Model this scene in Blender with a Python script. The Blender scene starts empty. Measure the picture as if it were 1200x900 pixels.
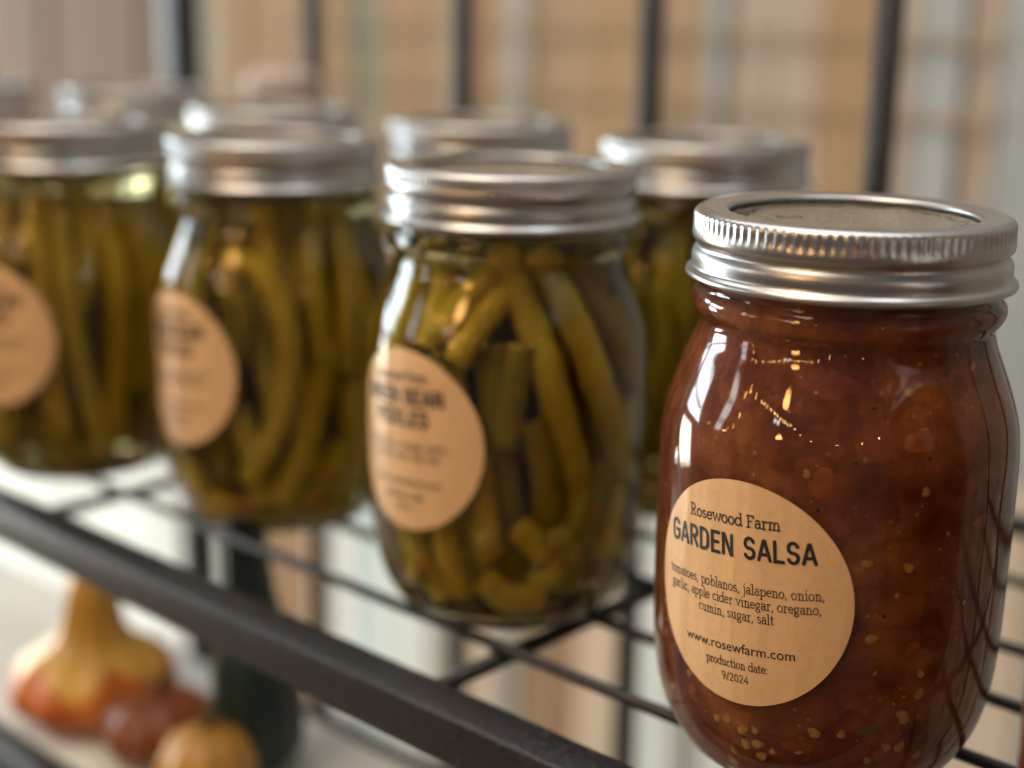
import bpy, bmesh, math, random
from math import sin, cos, pi, radians, hypot, atan2
from mathutils import Vector, Matrix

random.seed(7)
S = bpy.context.scene
COL = S.collection
MM = 0.001                                   # everything below is laid out in millimetres

# ------------------------------------------------------------------ camera
cd = bpy.data.cameras.new("camera")
cam = bpy.data.objects.new("camera", cd)
COL.objects.link(cam)
cam.location = (0, 0, 0.17014)
cam.matrix_world = Matrix.Translation((0, 0, 0.17014)) @ Matrix.Rotation(pi / 2 - 0.252, 4, 'X') @ Matrix.Rotation(0.017, 4, 'Z')
cd.sensor_width = 36
cd.lens = 1723.4 / 1200 * 36
cd.clip_start = 0.01
cd.clip_end = 60
cd.dof.use_dof = True
cd.dof.focus_distance = 0.314
cd.dof.aperture_fstop = cd.lens / 11
S.camera = cam

# ------------------------------------------------------------------ room light
W = bpy.data.worlds.new("World")
S.world = W
W.use_nodes = True
bg = W.node_tree.nodes['Background']
bg.inputs[0].default_value = (1.0, 0.95, 0.90, 1)
bg.inputs[1].default_value = 0.09

S.view_settings.view_transform = 'Standard'
S.view_settings.look = 'None'
S.view_settings.exposure = 0.12
S.view_settings.gamma = 1
S.cycles.use_denoising = True
S.cycles.max_bounces = 14
S.cycles.transmission_bounces = 12
S.cycles.glossy_bounces = 5
S.cycles.diffuse_bounces = 3
S.cycles.sample_clamp_indirect = 6
S.cycles.blur_glossy = 0.3


def area(name, loc, target, sx, sy, radiance, color):
    d = bpy.data.lights.new(name, 'AREA')
    d.shape = 'RECTANGLE'
    d.size, d.size_y = sx, sy
    d.energy = radiance * pi * sx * sy
    d.color = color
    o = bpy.data.objects.new(name, d)
    COL.objects.link(o)
    v = Vector(target) - Vector(loc)
    o.rotation_euler = v.to_track_quat('-Z', 'Y').to_euler()
    o.location = loc
    return o


# ------------------------------------------------------------------ helpers
def mat(name, base=(0.8, 0.8, 0.8), rough=0.5, metal=0.0, **kw):
    m = bpy.data.materials.new(name)
    m.use_nodes = True
    b = m.node_tree.nodes['Principled BSDF']
    b.inputs['Base Color'].default_value = (*base, 1)
    b.inputs['Roughness'].default_value = rough
    b.inputs['Metallic'].default_value = metal
    for k, v in kw.items():
        b.inputs[k].default_value = v
    return m


def nd(m, typ, **inp):
    n = m.node_tree.nodes.new(typ)
    for k, v in inp.items():
        if k in n.inputs.keys():
            n.inputs[k].default_value = v
        else:
            setattr(n, k, v)
    return n


def lk(m, a, b):
    m.node_tree.links.new(a, b)


def pb(m):
    return m.node_tree.nodes['Principled BSDF']


def noise_color(m, scale, stops, detail=4, stretch=None, rough=0.6, coord='Object'):
    tc = nd(m, 'ShaderNodeTexCoord')
    mp = nd(m, 'ShaderNodeMapping')
    if stretch:
        mp.inputs['Scale'].default_value = stretch
    lk(m, tc.outputs[coord], mp.inputs[0])
    nz = nd(m, 'ShaderNodeTexNoise', Scale=scale, Detail=detail, Roughness=rough)
    lk(m, mp.outputs[0], nz.inputs['Vector'])
    cr = nd(m, 'ShaderNodeValToRGB')
    el = cr.color_ramp.elements
    while len(el) < len(stops):
        el.new(0.5)
    for e, (p, c) in zip(el, stops):
        e.position = p
        e.color = (*c, 1)
    lk(m, nz.outputs['Fac'], cr.inputs[0])
    lk(m, cr.outputs[0], pb(m).inputs['Base Color'])
    return nz, mp, cr


def add_bump(m, src, strength, dist):
    b = nd(m, 'ShaderNodeBump', Strength=strength, Distance=dist)
    lk(m, src, b.inputs['Height'])
    lk(m, b.outputs[0], m.node_tree.nodes['Principled BSDF'].inputs['Normal'])
    return b


def mesh(name, vs, fs, m=None, smooth=True):
    me = bpy.data.meshes.new(name)
    me.from_pydata([(x * MM, y * MM, z * MM) for x, y, z in vs], [], fs)
    me.update()
    if smooth:
        me.polygons.foreach_set('use_smooth', [True] * len(me.polygons))
    if m:
        me.materials.append(m)
    return me


def link(name, me, parent=None, loc=(0, 0, 0), kind=None, label=None):
    o = bpy.data.objects.new(name, me)
    COL.objects.link(o)
    o.location = [c * MM for c in loc]
    if parent:
        o.parent = parent
    if kind:
        o['kind'] = kind
    if label:
        o['label'] = label
    return o


def thing(name, label, cat, loc=(0, 0, 0), group=None):
    o = bpy.data.objects.new(name, None)
    COL.objects.link(o)
    o.empty_display_size = 0.01
    o.location = [c * MM for c in loc]
    o['label'] = label
    o['category'] = cat
    if group:
        o['group'] = group
    return o


def lathe(prof, n=96, rfun=None, cap0=True, cap1=True):
    """prof: list of (r, z); returns verts, faces."""
    vs, fs = [], []
    for k, (r, z) in enumerate(prof):
        for i in range(n):
            a = 2 * pi * i / n
            rr = rfun(k, i, r) if rfun else r
            vs.append((rr * cos(a), rr * sin(a), z))
    for k in range(len(prof) - 1):
        for i in range(n):
            j = (i + 1) % n
            fs.append((k * n + i, k * n + j, (k + 1) * n + j, (k + 1) * n + i))
    if cap0:
        c = len(vs); vs.append((0, 0, prof[0][1]))
        for i in range(n):
            fs.append((c, (i + 1) % n, i))
    if cap1:
        c = len(vs); vs.append((0, 0, prof[-1][1])); b = (len(prof) - 1) * n
        for i in range(n):
            fs.append((c, b + i, b + (i + 1) % n))
    return vs, fs


def smooth_profile(pts, per=4):
    """Catmull-Rom through the (r, z) points."""
    out = []
    P = [pts[0]] + list(pts) + [pts[-1]]
    for i in range(1, len(P) - 2):
        p0, p1, p2, p3 = P[i - 1:i + 3]
        for k in range(per):
            t = k / per
            out.append(tuple(0.5 * ((2 * p1[d]) + (-p0[d] + p2[d]) * t + (2 * p0[d] - 5 * p1[d] + 4 * p2[d] - p3[d]) * t * t
                                    + (-p0[d] + 3 * p1[d] - 3 * p2[d] + p3[d]) * t ** 3) for d in (0, 1)))
    out.append(tuple(pts[-1]))
    return out


def tube(path, rad, n=8, caps=True, squash=1.0):
    """swept tube through 3D points; rad is a number or a list."""
    P = [Vector(p) for p in path]
    R = rad if isinstance(rad, (list, tuple)) else [rad] * len(P)
    vs, fs = [], []
    up = None
    for k, p in enumerate(P):
        t = (P[min(k + 1, len(P) - 1)] - P[max(k - 1, 0)]).normalized()
        if up is None:
            up = Vector((0, 0, 1)) if abs(t.z) < 0.9 else Vector((1, 0, 0))
        a = (up - t * up.dot(t)).normalized()
        up = a
        b = t.cross(a)
        for i in range(n):
            th = 2 * pi * i / n
            q = p + (a * cos(th) + b * sin(th) * squash) * R[k]
            vs.append(tuple(q))
    for k in range(len(P) - 1):
        for i in range(n):
            j = (i + 1) % n
            fs.append((k * n + i, k * n + j, (k + 1) * n + j, (k + 1) * n + i))
    if caps:
        fs.append(tuple(reversed(range(n))))
        fs.append(tuple((len(P) - 1) * n + i for i in range(n)))
    return vs, fs


def bez(pts, m=6):
    """Catmull-Rom through 3D points."""
    P = [Vector(p) for p in pts]
    P = [P[0] * 2 - P[1]] + P + [P[-1] * 2 - P[-2]]
    out = []
    for i in range(1, len(P) - 2):
        p0, p1, p2, p3 = P[i - 1:i + 3]
        for k in range(m):
            t = k / m
            out.append(0.5 * ((2 * p1) + (p2 - p0) * t + (2 * p0 - 5 * p1 + 4 * p2 - p3) * t * t + (3 * p1 - p0 - 3 * p2 + p3) * t ** 3))
    out.append(P[-2])
    return out


def box(cx, cy, cz, sx, sy, sz, rot=0.0, bev=0.0, segs=2):
    bm = bmesh.new()
    bmesh.ops.create_cube(bm, size=1)
    for v in bm.verts:
        v.co = Vector((v.co.x * sx, v.co.y * sy, v.co.z * sz))
    if bev:
        bmesh.ops.bevel(bm, geom=bm.edges[:], offset=bev, segments=segs, profile=0.5, affect='EDGES')
    c, s = cos(rot), sin(rot)
    vs = [(cx + v.co.x * c - v.co.y * s, cy + v.co.x * s + v.co.y * c, cz + v.co.z) for v in bm.verts]
    bm.verts.index_update()
    fs = [tuple(v.index for v in f.verts) for f in bm.faces]
    bm.free()
    return vs, fs


def join(*parts):
    vs, fs = [], []
    for v, f in parts:
        b = len(vs)
        vs += list(v)
        fs += [tuple(i + b for i in g) for g in f]
    return vs, fs


# the rack's own directions on plan: T runs along the shelf (to the far left), N runs from front to back
TD = (-0.737, 0.675)
ND = (0.675, 0.737)
TH = atan2(TD[1], TD[0])


def tn(t, n, z=0.0):
    return (TD[0] * t + ND[0] * n, TD[1] * t + ND[1] * n, z)


# ------------------------------------------------------------------ materials
M = {}
# black powder coated steel with faint speckle
m = mat('black_powder_coat', (0.015, 0.016, 0.020), 0.42)
tc = nd(m, 'ShaderNodeTexCoord')
n1 = nd(m, 'ShaderNodeTexNoise', Scale=1500, Detail=3, Roughness=0.7)
lk(m, tc.outputs['Object'], n1.inputs['Vector'])
add_bump(m, n1.outputs['Fac'], 0.55, 0.00035)
n2 = nd(m, 'ShaderNodeTexNoise', Scale=60, Detail=5, Roughness=0.7)
lk(m, tc.outputs['Object'], n2.inputs['Vector'])
mr = nd(m, 'ShaderNodeMapRange')
mr.inputs['To Min'].default_value = 0.22
mr.inputs['To Max'].default_value = 0.45
lk(m, n2.outputs['Fac'], mr.inputs['Value'])
lk(m, mr.outputs[0], pb(m).inputs['Roughness'])
cr = nd(m, 'ShaderNodeValToRGB')
cr.color_ramp.elements[0].position = 0.57
cr.color_ramp.elements[0].color = (0.015, 0.016, 0.020, 1)
cr.color_ramp.elements[1].position = 0.70
cr.color_ramp.elements[1].color = (0.16, 0.14, 0.12, 1)
lk(m, n1.outputs['Fac'], cr.inputs[0])
lk(m, cr.outputs[0], pb(m).inputs['Base Color'])
pb(m).inputs['Specular IOR Level'].default_value = 0.4
M['coat'] = m

# tinned steel screw band
m = mat('tinned_steel', (0.47, 0.47, 0.475), 0.25, 1.0)
tc = nd(m, 'ShaderNodeTexCoord')
n1 = nd(m, 'ShaderNodeTexNoise', Scale=260, Detail=6, Roughness=0.75)
lk(m, tc.outputs['Object'], n1.inputs['Vector'])
mr = nd(m, 'ShaderNodeMapRange')
mr.inputs['To Min'].default_value = 0.23
mr.inputs['To Max'].default_value = 0.40
lk(m, n1.outputs['Fac'], mr.inputs['Value'])
lk(m, mr.outputs[0], pb(m).inputs['Roughness'])
n2 = nd(m, 'ShaderNodeTexNoise', Scale=90, Detail=3)
lk(m, tc.outputs['Object'], n2.inputs['Vector'])
add_bump(m, n2.outputs['Fac'], 0.12, 0.0005)
M['band'] = m

# lid disc: slightly golden, sparkly orange-peel finish
m = mat('lid_plate', (0.40, 0.35, 0.27), 0.22, 1.0)
tc = nd(m, 'ShaderNodeTexCoord')
n1 = nd(m, 'ShaderNodeTexNoise', Scale=1300, Detail=3, Roughness=0.7)
lk(m, tc.outputs['Object'], n1.inputs['Vector'])
add_bump(m, n1.outputs['Fac'], 1.0, 0.0011)
cl = nd(m, 'ShaderNodeValToRGB')
cl.color_ramp.elements[0].position = 0.42
cl.color_ramp.elements[0].color = (0.22, 0.19, 0.14, 1)
cl.color_ramp.elements[1].position = 0.66
cl.color_ramp.elements[1].color = (0.54, 0.48, 0.37, 1)
lk(m, n1.outputs['Fac'], cl.inputs[0])
lk(m, cl.outputs[0], pb(m).inputs['Base Color'])
M['lid'] = m

# clear jar glass
m = mat('jar_glass', (0.97, 0.985, 0.98), 0.0, 0.0, IOR=1.5)
pb(m).inputs['Transmission Weight'].default_value = 1.0
tc = nd(m, 'ShaderNodeTexCoord')
mp = nd(m, 'ShaderNodeMapping')
mp.inputs['Scale'].default_value = (1, 1, 0.55)
lk(m, tc.outputs['Object'], mp.inputs[0])
n1 = nd(m, 'ShaderNodeTexNoise', Scale=58, Detail=1.2, Roughness=0.4)
lk(m, mp.outputs[0], n1.inputs['Vector'])
add_bump(m, n1.outputs['Fac'], 0.42, 0.0018)
M['glass'] = m

# pickling brine inside the glass: the interface has the relative index of water against glass
m = bpy.data.materials.new('pickling_brine')
m.use_nodes = True
for x in list(m.node_tree.nodes):
    m.node_tree.nodes.remove(x)
out = nd(m, 'ShaderNodeOutputMaterial')
rf = nd(m, 'ShaderNodeBsdfRefraction')
rf.inputs['Color'].default_value = (0.97, 0.93, 0.70, 1)
rf.inputs['IOR'].default_value = 0.893
rf.inputs['Roughness'].default_value = 0.0
lk(m, rf.outputs[0], out.inputs[0])
M['brine'] = m


def bean_mat(name, a, b, c):
    m = mat(name, a, 0.42)
    nz, mp, cr = noise_color(m, 60, [(0.28, a), (0.5, b), (0.74, c)], 5, (1, 1, 0.5), 0.65)
    pb(m).inputs['Specular IOR Level'].default_value = 0.2
    n2 = nd(m, 'ShaderNodeTexNoise', Scale=420, Detail=3)
    lk(m, mp.outputs[0], n2.inputs['Vector'])
    add_bump(m, n2.outputs['Fac'], 0.4, 0.0006)
    return m


M['bean'] = [bean_mat('olive_green_bean', (0.36, 0.26, 0.035), (0.56, 0.42, 0.06), (0.70, 0.58, 0.13)),
             bean_mat('mustard_green_bean', (0.42, 0.28, 0.025), (0.60, 0.42, 0.045), (0.72, 0.58, 0.11)),
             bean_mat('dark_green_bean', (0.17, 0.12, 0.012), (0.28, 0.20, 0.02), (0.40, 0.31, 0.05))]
M['garlic'] = bean_mat('pickled_garlic', (0.45, 0.33, 0.10), (0.58, 0.44, 0.14), (0.66, 0.52, 0.2))
M['pepper'] = bean_mat('red_pepper_flake', (0.38, 0.10, 0.012), (0.5, 0.15, 0.015), (0.55, 0.22, 0.02))

# salsa
m = mat('tomato_salsa', (0.25, 0.05, 0.02), 0.38)
tc = nd(m, 'ShaderNodeTexCoord')
n1 = nd(m, 'ShaderNodeTexNoise', Scale=70, Detail=5, Roughness=0.6)
lk(m, tc.outputs['Object'], n1.inputs['Vector'])
cr = nd(m, 'ShaderNodeValToRGB')
el = cr.color_ramp.elements
for _ in range(3):
    el.new(0.5)
for e, (p, c) in zip(el, [(0.27, (0.12, 0.023, 0.008)), (0.42, (0.21, 0.049, 0.015)), (0.53, (0.27, 0.070, 0.021)), (0.64, (0.37, 0.115, 0.030)), (0.76, (0.52, 0.20, 0.045))]):
    e.position = p
    e.color = (*c, 1)
lk(m, n1.outputs['Fac'], cr.inputs[0])
nw = nd(m, 'ShaderNodeTexNoise', Scale=110, Detail=3)
lk(m, tc.outputs['Object'], nw.inputs['Vector'])
va = nd(m, 'ShaderNodeVectorMath', operation='MULTIPLY_ADD')
lk(m, nw.outputs['Color'], va.inputs[0])
va.inputs[1].default_value = (0.011, 0.011, 0.011)
lk(m, tc.outputs['Object'], va.inputs[2])
vc = nd(m, 'ShaderNodeTexVoronoi', Scale=190, feature='SMOOTH_F1')
vc.inputs['Smoothness'].default_value = 0.35
lk(m, va.outputs[0], vc.inputs['Vector'])
vr = nd(m, 'ShaderNodeValToRGB')
vr.color_ramp.elements[0].position = 0.2
vr.color_ramp.elements[0].color = (0.55, 0.52, 0.5, 1)
vr.color_ramp.elements[1].position = 0.85
vr.color_ramp.elements[1].color = (1.55, 1.75, 1.8, 1)
lk(m, vc.outputs['Color'], vr.inputs[0])
mk = nd(m, 'ShaderNodeMix', data_type='RGBA', blend_type='MULTIPLY')
mk.inputs[0].default_value = 0.36
lk(m, cr.outputs[0], mk.inputs[6])
lk(m, vr.outputs[0], mk.inputs[7])
vo = nd(m, 'ShaderNodeTexVoronoi', Scale=330)
lk(m, tc.outputs['Object'], vo.inputs['Vector'])
c2 = nd(m, 'ShaderNodeValToRGB')
c2.color_ramp.elements[0].position = 0.10
c2.color_ramp.elements[0].color = (1, 1, 1, 1)
c2.color_ramp.elements[1].position = 0.22
c2.color_ramp.elements[1].color = (0, 0, 0, 1)
lk(m, vo.outputs['Distance'], c2.inputs[0])
n3 = nd(m, 'ShaderNodeTexNoise', Scale=140, Detail=2)
lk(m, tc.outputs['Object'], n3.inputs['Vector'])
c3 = nd(m, 'ShaderNodeValToRGB')
c3.color_ramp.elements[0].position = 0.52
c3.color_ramp.elements[1].position = 0.62
lk(m, n3.outputs['Fac'], c3.inputs[0])
mu = nd(m, 'ShaderNodeMath', operation='MULTIPLY')
lk(m, c2.outputs[0], mu.inputs[0])
lk(m, c3.outputs[0], mu.inputs[1])
mx = nd(m, 'ShaderNodeMix', data_type='RGBA')
lk(m, mu.outputs[0], mx.inputs[0])
lk(m, mk.outputs[2], mx.inputs[6])
mx.inputs[7].default_value = (0.40, 0.17, 0.05, 1)
lk(m, mx.outputs[2], pb(m).inputs['Base Color'])
pb(m).inputs['Specular IOR Level'].default_value = 0.12
M['salsa'] = m
M['seed'] = mat('tomato_seed', (0.62, 0.30, 0.06), 0.35)
pb(M['seed']).inputs['Specular IOR Level'].default_value = 0.15
noise_color(M['seed'], 300, [(0.3, (0.48, 0.19, 0.035)), (0.7, (0.74, 0.40, 0.10))])
M['herb'] = mat('dried_herb', (0.030, 0.022, 0.012), 0.6)
M['chunk'] = mat('tomato_chunk', (0.36, 0.08, 0.02), 0.4)
noise_color(M['chunk'], 160, [(0.3, (0.27, 0.055, 0.014)), (0.7, (0.42, 0.12, 0.025))])
pb(M['chunk']).inputs['Specular IOR Level'].default_value = 0.1
M['greenchunk'] = mat('pepper_chunk', (0.20, 0.14, 0.02), 0.4)

# kraft paper label
m = mat('kraft_paper', (0.80, 0.54, 0.32), 0.26)
nz, mp, cr = noise_color(m, 700, [(0.3, (0.80, 0.50, 0.26)), (0.7, (0.87, 0.57, 0.31))], 6, (1, 1, 0.8), 0.7)
n2 = nd(m, 'ShaderNodeTexNoise', Scale=75, Detail=2)
mp2 = nd(m, 'ShaderNodeMapping')
mp2.inputs['Scale'].default_value = (1.6, 1.6, 0.28)
tc = nd(m, 'ShaderNodeTexCoord')
lk(m, tc.outputs['Object'], mp2.inputs[0])
lk(m, mp2.outputs[0], n2.inputs['Vector'])
add_bump(m, n2.outputs['Fac'], 0.5, 0.0015)
M['paper'] = m
M['ink'] = mat('printed_ink', (0.022, 0.022, 0.024), 0.55)
M['emboss'] = mat('stamped_ink', (0.05, 0.045, 0.035), 0.5)


# ------------------------------------------------------------------ lettering
def arc(cx, cy, rx, ry, a0, a1, n=9):
    return [(cx + rx * cos(radians(a0 + (a1 - a0) * k / n)), cy + ry * sin(radians(a0 + (a1 - a0) * k / n))) for k in range(n + 1)]


def serif(x, y, w=0.26):
    return [(x - w, y), (x + w, y)]


# bold rounded capitals, cell height 1
BOLD = {
    'G': (0.60, [arc(0.30, 0.68, 0.26, 0.28, 25, 180) + arc(0.30, 0.32, 0.26, 0.28, 180, 360) + [(0.56, 0.48), (0.34, 0.48)]]),
    'A': (0.60, [[(0.02, 0.04), (0.27, 0.93), (0.33, 0.93), (0.58, 0.04)], [(0.12, 0.30), (0.48, 0.30)]]),
    'R': (0.57, [[(0.05, 0.04), (0.05, 0.96), (0.26, 0.96)] + arc(0.26, 0.72, 0.25, 0.24, 90, -90) + [(0.06, 0.48)], [(0.28, 0.47), (0.52, 0.04)]]),
    'D': (0.59, [[(0.05, 0.04), (0.05, 0.96), (0.24, 0.96)] + arc(0.24, 0.66, 0.29, 0.30, 90, 0) + arc(0.24, 0.34, 0.29, 0.30, 0, -90) + [(0.06, 0.04)]]),
    'E': (0.50, [[(0.47, 0.96), (0.05, 0.96), (0.05, 0.04), (0.47, 0.04)], [(0.06, 0.51), (0.41, 0.51)]]),
    'N': (0.60, [[(0.05, 0.04), (0.05, 0.96), (0.11, 0.96), (0.49, 0.04), (0.55, 0.04), (0.55, 0.96)]]),
    'S': (0.55, [arc(0.27, 0.73, 0.22, 0.24, 20, 180) + arc(0.27, 0.70, 0.22, 0.20, 180, 260, 4) + arc(0.27, 0.29, 0.23, 0.21, 80, 0, 5) + arc(0.27, 0.28, 0.23, 0.24, 0, -160)]),
    'L': (0.48, [[(0.05, 0.96), (0.05, 0.04), (0.45, 0.04)]]),
    'B': (0.57, [[(0.05, 0.04), (0.05, 0.96), (0.26, 0.96)] + arc(0.26, 0.74, 0.22, 0.22, 90, -90) + [(0.06, 0.52)], [(0.26, 0.51)] + arc(0.26, 0.28, 0.25, 0.24, 90, -90) + [(0.06, 0.04)]]),
    'P': (0.54, [[(0.05, 0.04), (0.05, 0.96), (0.26, 0.96)] + arc(0.26, 0.70, 0.25, 0.26, 90, -90) + [(0.06, 0.44)]]),
    'I': (0.16, [[(0.05, 0.04), (0.05, 0.96)]]),
    'C': (0.57, [arc(0.30, 0.68, 0.26, 0.28, 20, 180) + arc(0.30, 0.32, 0.26, 0.28, 180, 340)]),
    'K': (0.57, [[(0.05, 0.04), (0.05, 0.96)], [(0.50, 0.96), (0.10, 0.46)], [(0.20, 0.58), (0.53, 0.04)]]),
    ' ': (0.30, []),
}
# small serif face, x-height 1
bowl = lambda cx, r=0.46: arc(cx, 0.5, r, 0.5, 0, 360, 14)
stem = lambda x, h, foot=0.0: [[(x, foot), (x, h)]]
SER = {
    'R': (1.40, [[(0.25, 0), (0.25, 1.5), (0.62, 1.5)] + arc(0.62, 1.13, 0.42, 0.37, 90, -90) + [(0.27, 0.76)], [(0.60, 0.76), (1.05, 0.05), (1.30, 0.0)], serif(0.25, 0.0), [(0.02, 1.5), (0.25, 1.5)]]),
    'F': (1.15, [[(0.25, 0), (0.25, 1.5), (1.02, 1.5), (1.04, 1.22)], [(0.27, 0.78), (0.80, 0.78)], serif(0.25, 0.0), [(0.02, 1.5), (0.25, 1.5)]]),
    'o': (1.12, [bowl(0.52)]),
    's': (0.88, [arc(0.42, 0.74, 0.30, 0.24, 35, 200) + arc(0.42, 0.72, 0.30, 0.22, 200, 260, 3) + arc(0.42, 0.27, 0.34, 0.24, 75, -150)]),
    'e': (1.02, [[(0.10, 0.53), (0.92, 0.53)] + arc(0.51, 0.5, 0.42, 0.48, 5, 320, 13)]),
    'w': (1.62, [[(0.12, 1), (0.45, 0.02), (0.80, 0.95), (1.15, 0.02), (1.50, 1)], serif(0.12, 1.0, 0.17), serif(1.50, 1.0, 0.15)]),
    'd': (1.18, [bowl(0.50), [(0.74, 1.55), (0.94, 1.58), (0.94, 0.03), (1.14, 0.0)]]),
    'a': (1.02, [arc(0.48, 0.70, 0.32, 0.30, 160, 0) + [(0.80, 0.1), (1.0, 0.0)], [(0.80, 0.60)] + arc(0.44, 0.29, 0.34, 0.28, 90, 360)]),
    'r': (0.88, [[(0.05, 0.97), (0.30, 0.97), (0.30, 0)], [(0.32, 0.62)] + arc(0.60, 0.66, 0.28, 0.32, 160, 45, 5), serif(0.30, 0.0)]),
    'm': (1.84, [[(0.05, 0.97), (0.30, 0.97), (0.30, 0)], [(0.32, 0.66)] + arc(0.60, 0.66, 0.30, 0.32, 150, 0, 6) + [(0.90, 0.0)], [(0.92, 0.66)] + arc(1.22, 0.66, 0.30, 0.32, 150, 0, 6) + [(1.52, 0.0)], serif(0.30, 0.0, 0.2), serif(0.90, 0.0, 0.2), serif(1.52, 0.0, 0.2)]),
    'n': (1.26, [[(0.05, 0.97), (0.30, 0.97), (0.30, 0)], [(0.32, 0.66)] + arc(0.62, 0.66, 0.32, 0.32, 150, 0, 6) + [(0.94, 0.0)], serif(0.30, 0.0, 0.22), serif(0.94, 0.0, 0.22)]),
    't': (0.74, [[(0.30, 1.38), (0.30, 0.22)] + arc(0.52, 0.22, 0.22, 0.20, 180, 300, 5), [(0.05, 0.98), (0.62, 0.98)]]),
    'p': (1.20, [[(0.05, 0.98), (0.28, 0.98), (0.28, -0.5)], bowl(0.68, 0.42), serif(0.28, -0.5, 0.22)]),
    'b': (1.18, [[(0.05, 1.56), (0.26, 1.58), (0.26, 0.03)], bowl(0.66, 0.42)]),
    'l': (0.60, [[(0.05, 1.56), (0.30, 1.58), (0.30, 0.0)], serif(0.30, 0.0, 0.24)]),
    'j': (0.56, [[(0.06, 0.98), (0.32, 0.98), (0.32, -0.25)] + arc(0.10, -0.25, 0.22, 0.24, 0, -110, 5), [(0.30, 1.38), (0.30, 1.50)]]),
    'i': (0.60, [[(0.06, 0.98), (0.30, 0.98), (0.30, 0.0)], serif(0.30, 0.0, 0.24), [(0.28, 1.38), (0.28, 1.50)]]),
    'g': (1.10, [arc(0.48, 0.62, 0.36, 0.36, 0, 360, 12), arc(0.50, -0.22, 0.42, 0.26, 0, 360, 12), [(0.30, 0.26), (0.22, 0.10), (0.40, 0.04)], [(0.80, 0.92), (1.02, 0.98)]]),
    'c': (0.96, [arc(0.50, 0.5, 0.40, 0.49, 50, 315, 12)]),
    'v': (1.08, [[(0.12, 1), (0.52, 0.02), (0.94, 1)], serif(0.12, 1.0, 0.17), serif(0.94, 1.0, 0.15)]),
    'u': (1.22, [[(0.06, 0.98), (0.28, 0.98), (0.28, 0.35)] + arc(0.58, 0.34, 0.30, 0.32, 180, 350, 6), [(0.68, 0.98), (0.90, 0.98), (0.90, 0.03), (1.14, 0.0)]]),
    ',': (0.46, [[(0.22, 0.10), (0.22, -0.06), (0.10, -0.26)]]),
    ':': (0.46, [[(0.22, 0.02), (0.22, 0.14)], [(0.22, 0.80), (0.22, 0.92)]]),
    '9': (1.05, [arc(0.50, 1.02, 0.38, 0.40, 0, 360, 12), [(0.88, 1.02), (0.84, 0.5), (0.62, 0.12), (0.28, 0.02)]]),
    '/': (0.76, [[(0.08, -0.12), (0.66, 1.55)]]),
    '2': (1.02, [arc(0.48, 1.06, 0.34, 0.36, 165, -30, 7) + [(0.12, 0.04), (0.88, 0.04)]]),
    '0': (1.06, [arc(0.50, 0.72, 0.38, 0.70, 0, 360, 14)]),
    '4': (1.06, [[(0.70, 0.0), (0.70, 1.42), (0.08, 0.44), (0.96, 0.44)]]),
    ' ': (0.60, []),
}
BALL = {'w': (4.2, [
    [(0.35, 1.25), (0.30, 0.1)], [(0.05, 1.35), (0.45, 1.55), (0.95, 1.45), (1.0, 1.1), (0.4, 0.82), (0.95, 0.75), (1.15, 0.35), (0.8, 0.0), (0.25, 0.05)],
    [(2.0, 0.8), (1.6, 0.85), (1.4, 0.4), (1.6, 0.05), (1.95, 0.3), (2.05, 0.8), (2.0, 0.15), (2.3, 0.1), (2.7, 1.0), (2.75, 1.5), (2.5, 1.3), (2.5, 0.2), (2.75, 0.05), (3.15, 1.0), (3.25, 1.5), (3.0, 1.3), (3.0, 0.2), (3.3, 0.05), (3.6, 0.3)]])}


def ribbon(line, hw):
    """flat mitred ribbon with rounded ends around a 2D polyline -> verts, faces"""
    L = [line[0]]
    for p in line[1:]:
        if hypot(p[0] - L[-1][0], p[1] - L[-1][1]) > 1e-4:
            L.append(p)
    if len(L) < 2:
        return [], []
    closed = len(L) > 4 and hypot(L[0][0] - L[-1][0], L[0][1] - L[-1][1]) < 1e-3
    if closed:
        L = L[:-1]
    n = len(L)
    vs, fs = [], []
    for k in range(n):
        if closed:
            a, b, c = L[k - 1], L[k], L[(k + 1) % n]
        else:
            a, b, c = L[max(k - 1, 0)], L[k], L[min(k + 1, n - 1)]
        d1 = Vector((b[0] - a[0], b[1] - a[1])); d2 = Vector((c[0] - b[0], c[1] - b[1]))
        if d1.length < 1e-6: d1 = d2
        if d2.length < 1e-6: d2 = d1
        d1.normalize(); d2.normalize()
        n1 = Vector((-d1.y, d1.x)); n2 = Vector((-d2.y, d2.x))
        mm = n1 + n2
        if mm.length < 0.3:
            mm = n1
        mm.normalize()
        s = hw / max(0.55, mm.dot(n1))
        vs += [(b[0] + mm.x * s, b[1] + mm.y * s), (b[0] - mm.x * s, b[1] - mm.y * s)]
    for k in range(n - 1):
        fs.append((2 * k + 1, 2 * k + 3, 2 * k + 2, 2 * k))
    if closed:
        fs.append((2 * n - 1, 1, 0, 2 * n - 2))
    else:
        for e in (0, n - 1):
            o = L[1] if e == 0 else L[n - 2]
            d = Vector((L[e][0] - o[0], L[e][1] - o[1])).normalized()
            q = Vector((-d.y, d.x))
            pts = [len(vs) + i for i in range(3)]
            for ang in (45, 90, 135):
                w = q * cos(radians(ang)) + d * sin(radians(ang))
                vs.append((L[e][0] + w.x * hw, L[e][1] + w.y * hw))
            if e == 0:
                f = (2 * e + 1, pts[0], pts[1], pts[2], 2 * e)
                fs.append(f)
            else:
                fs.append((2 * e, pts[0], pts[1], pts[2], 2 * e + 1))
    return vs, fs


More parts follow.
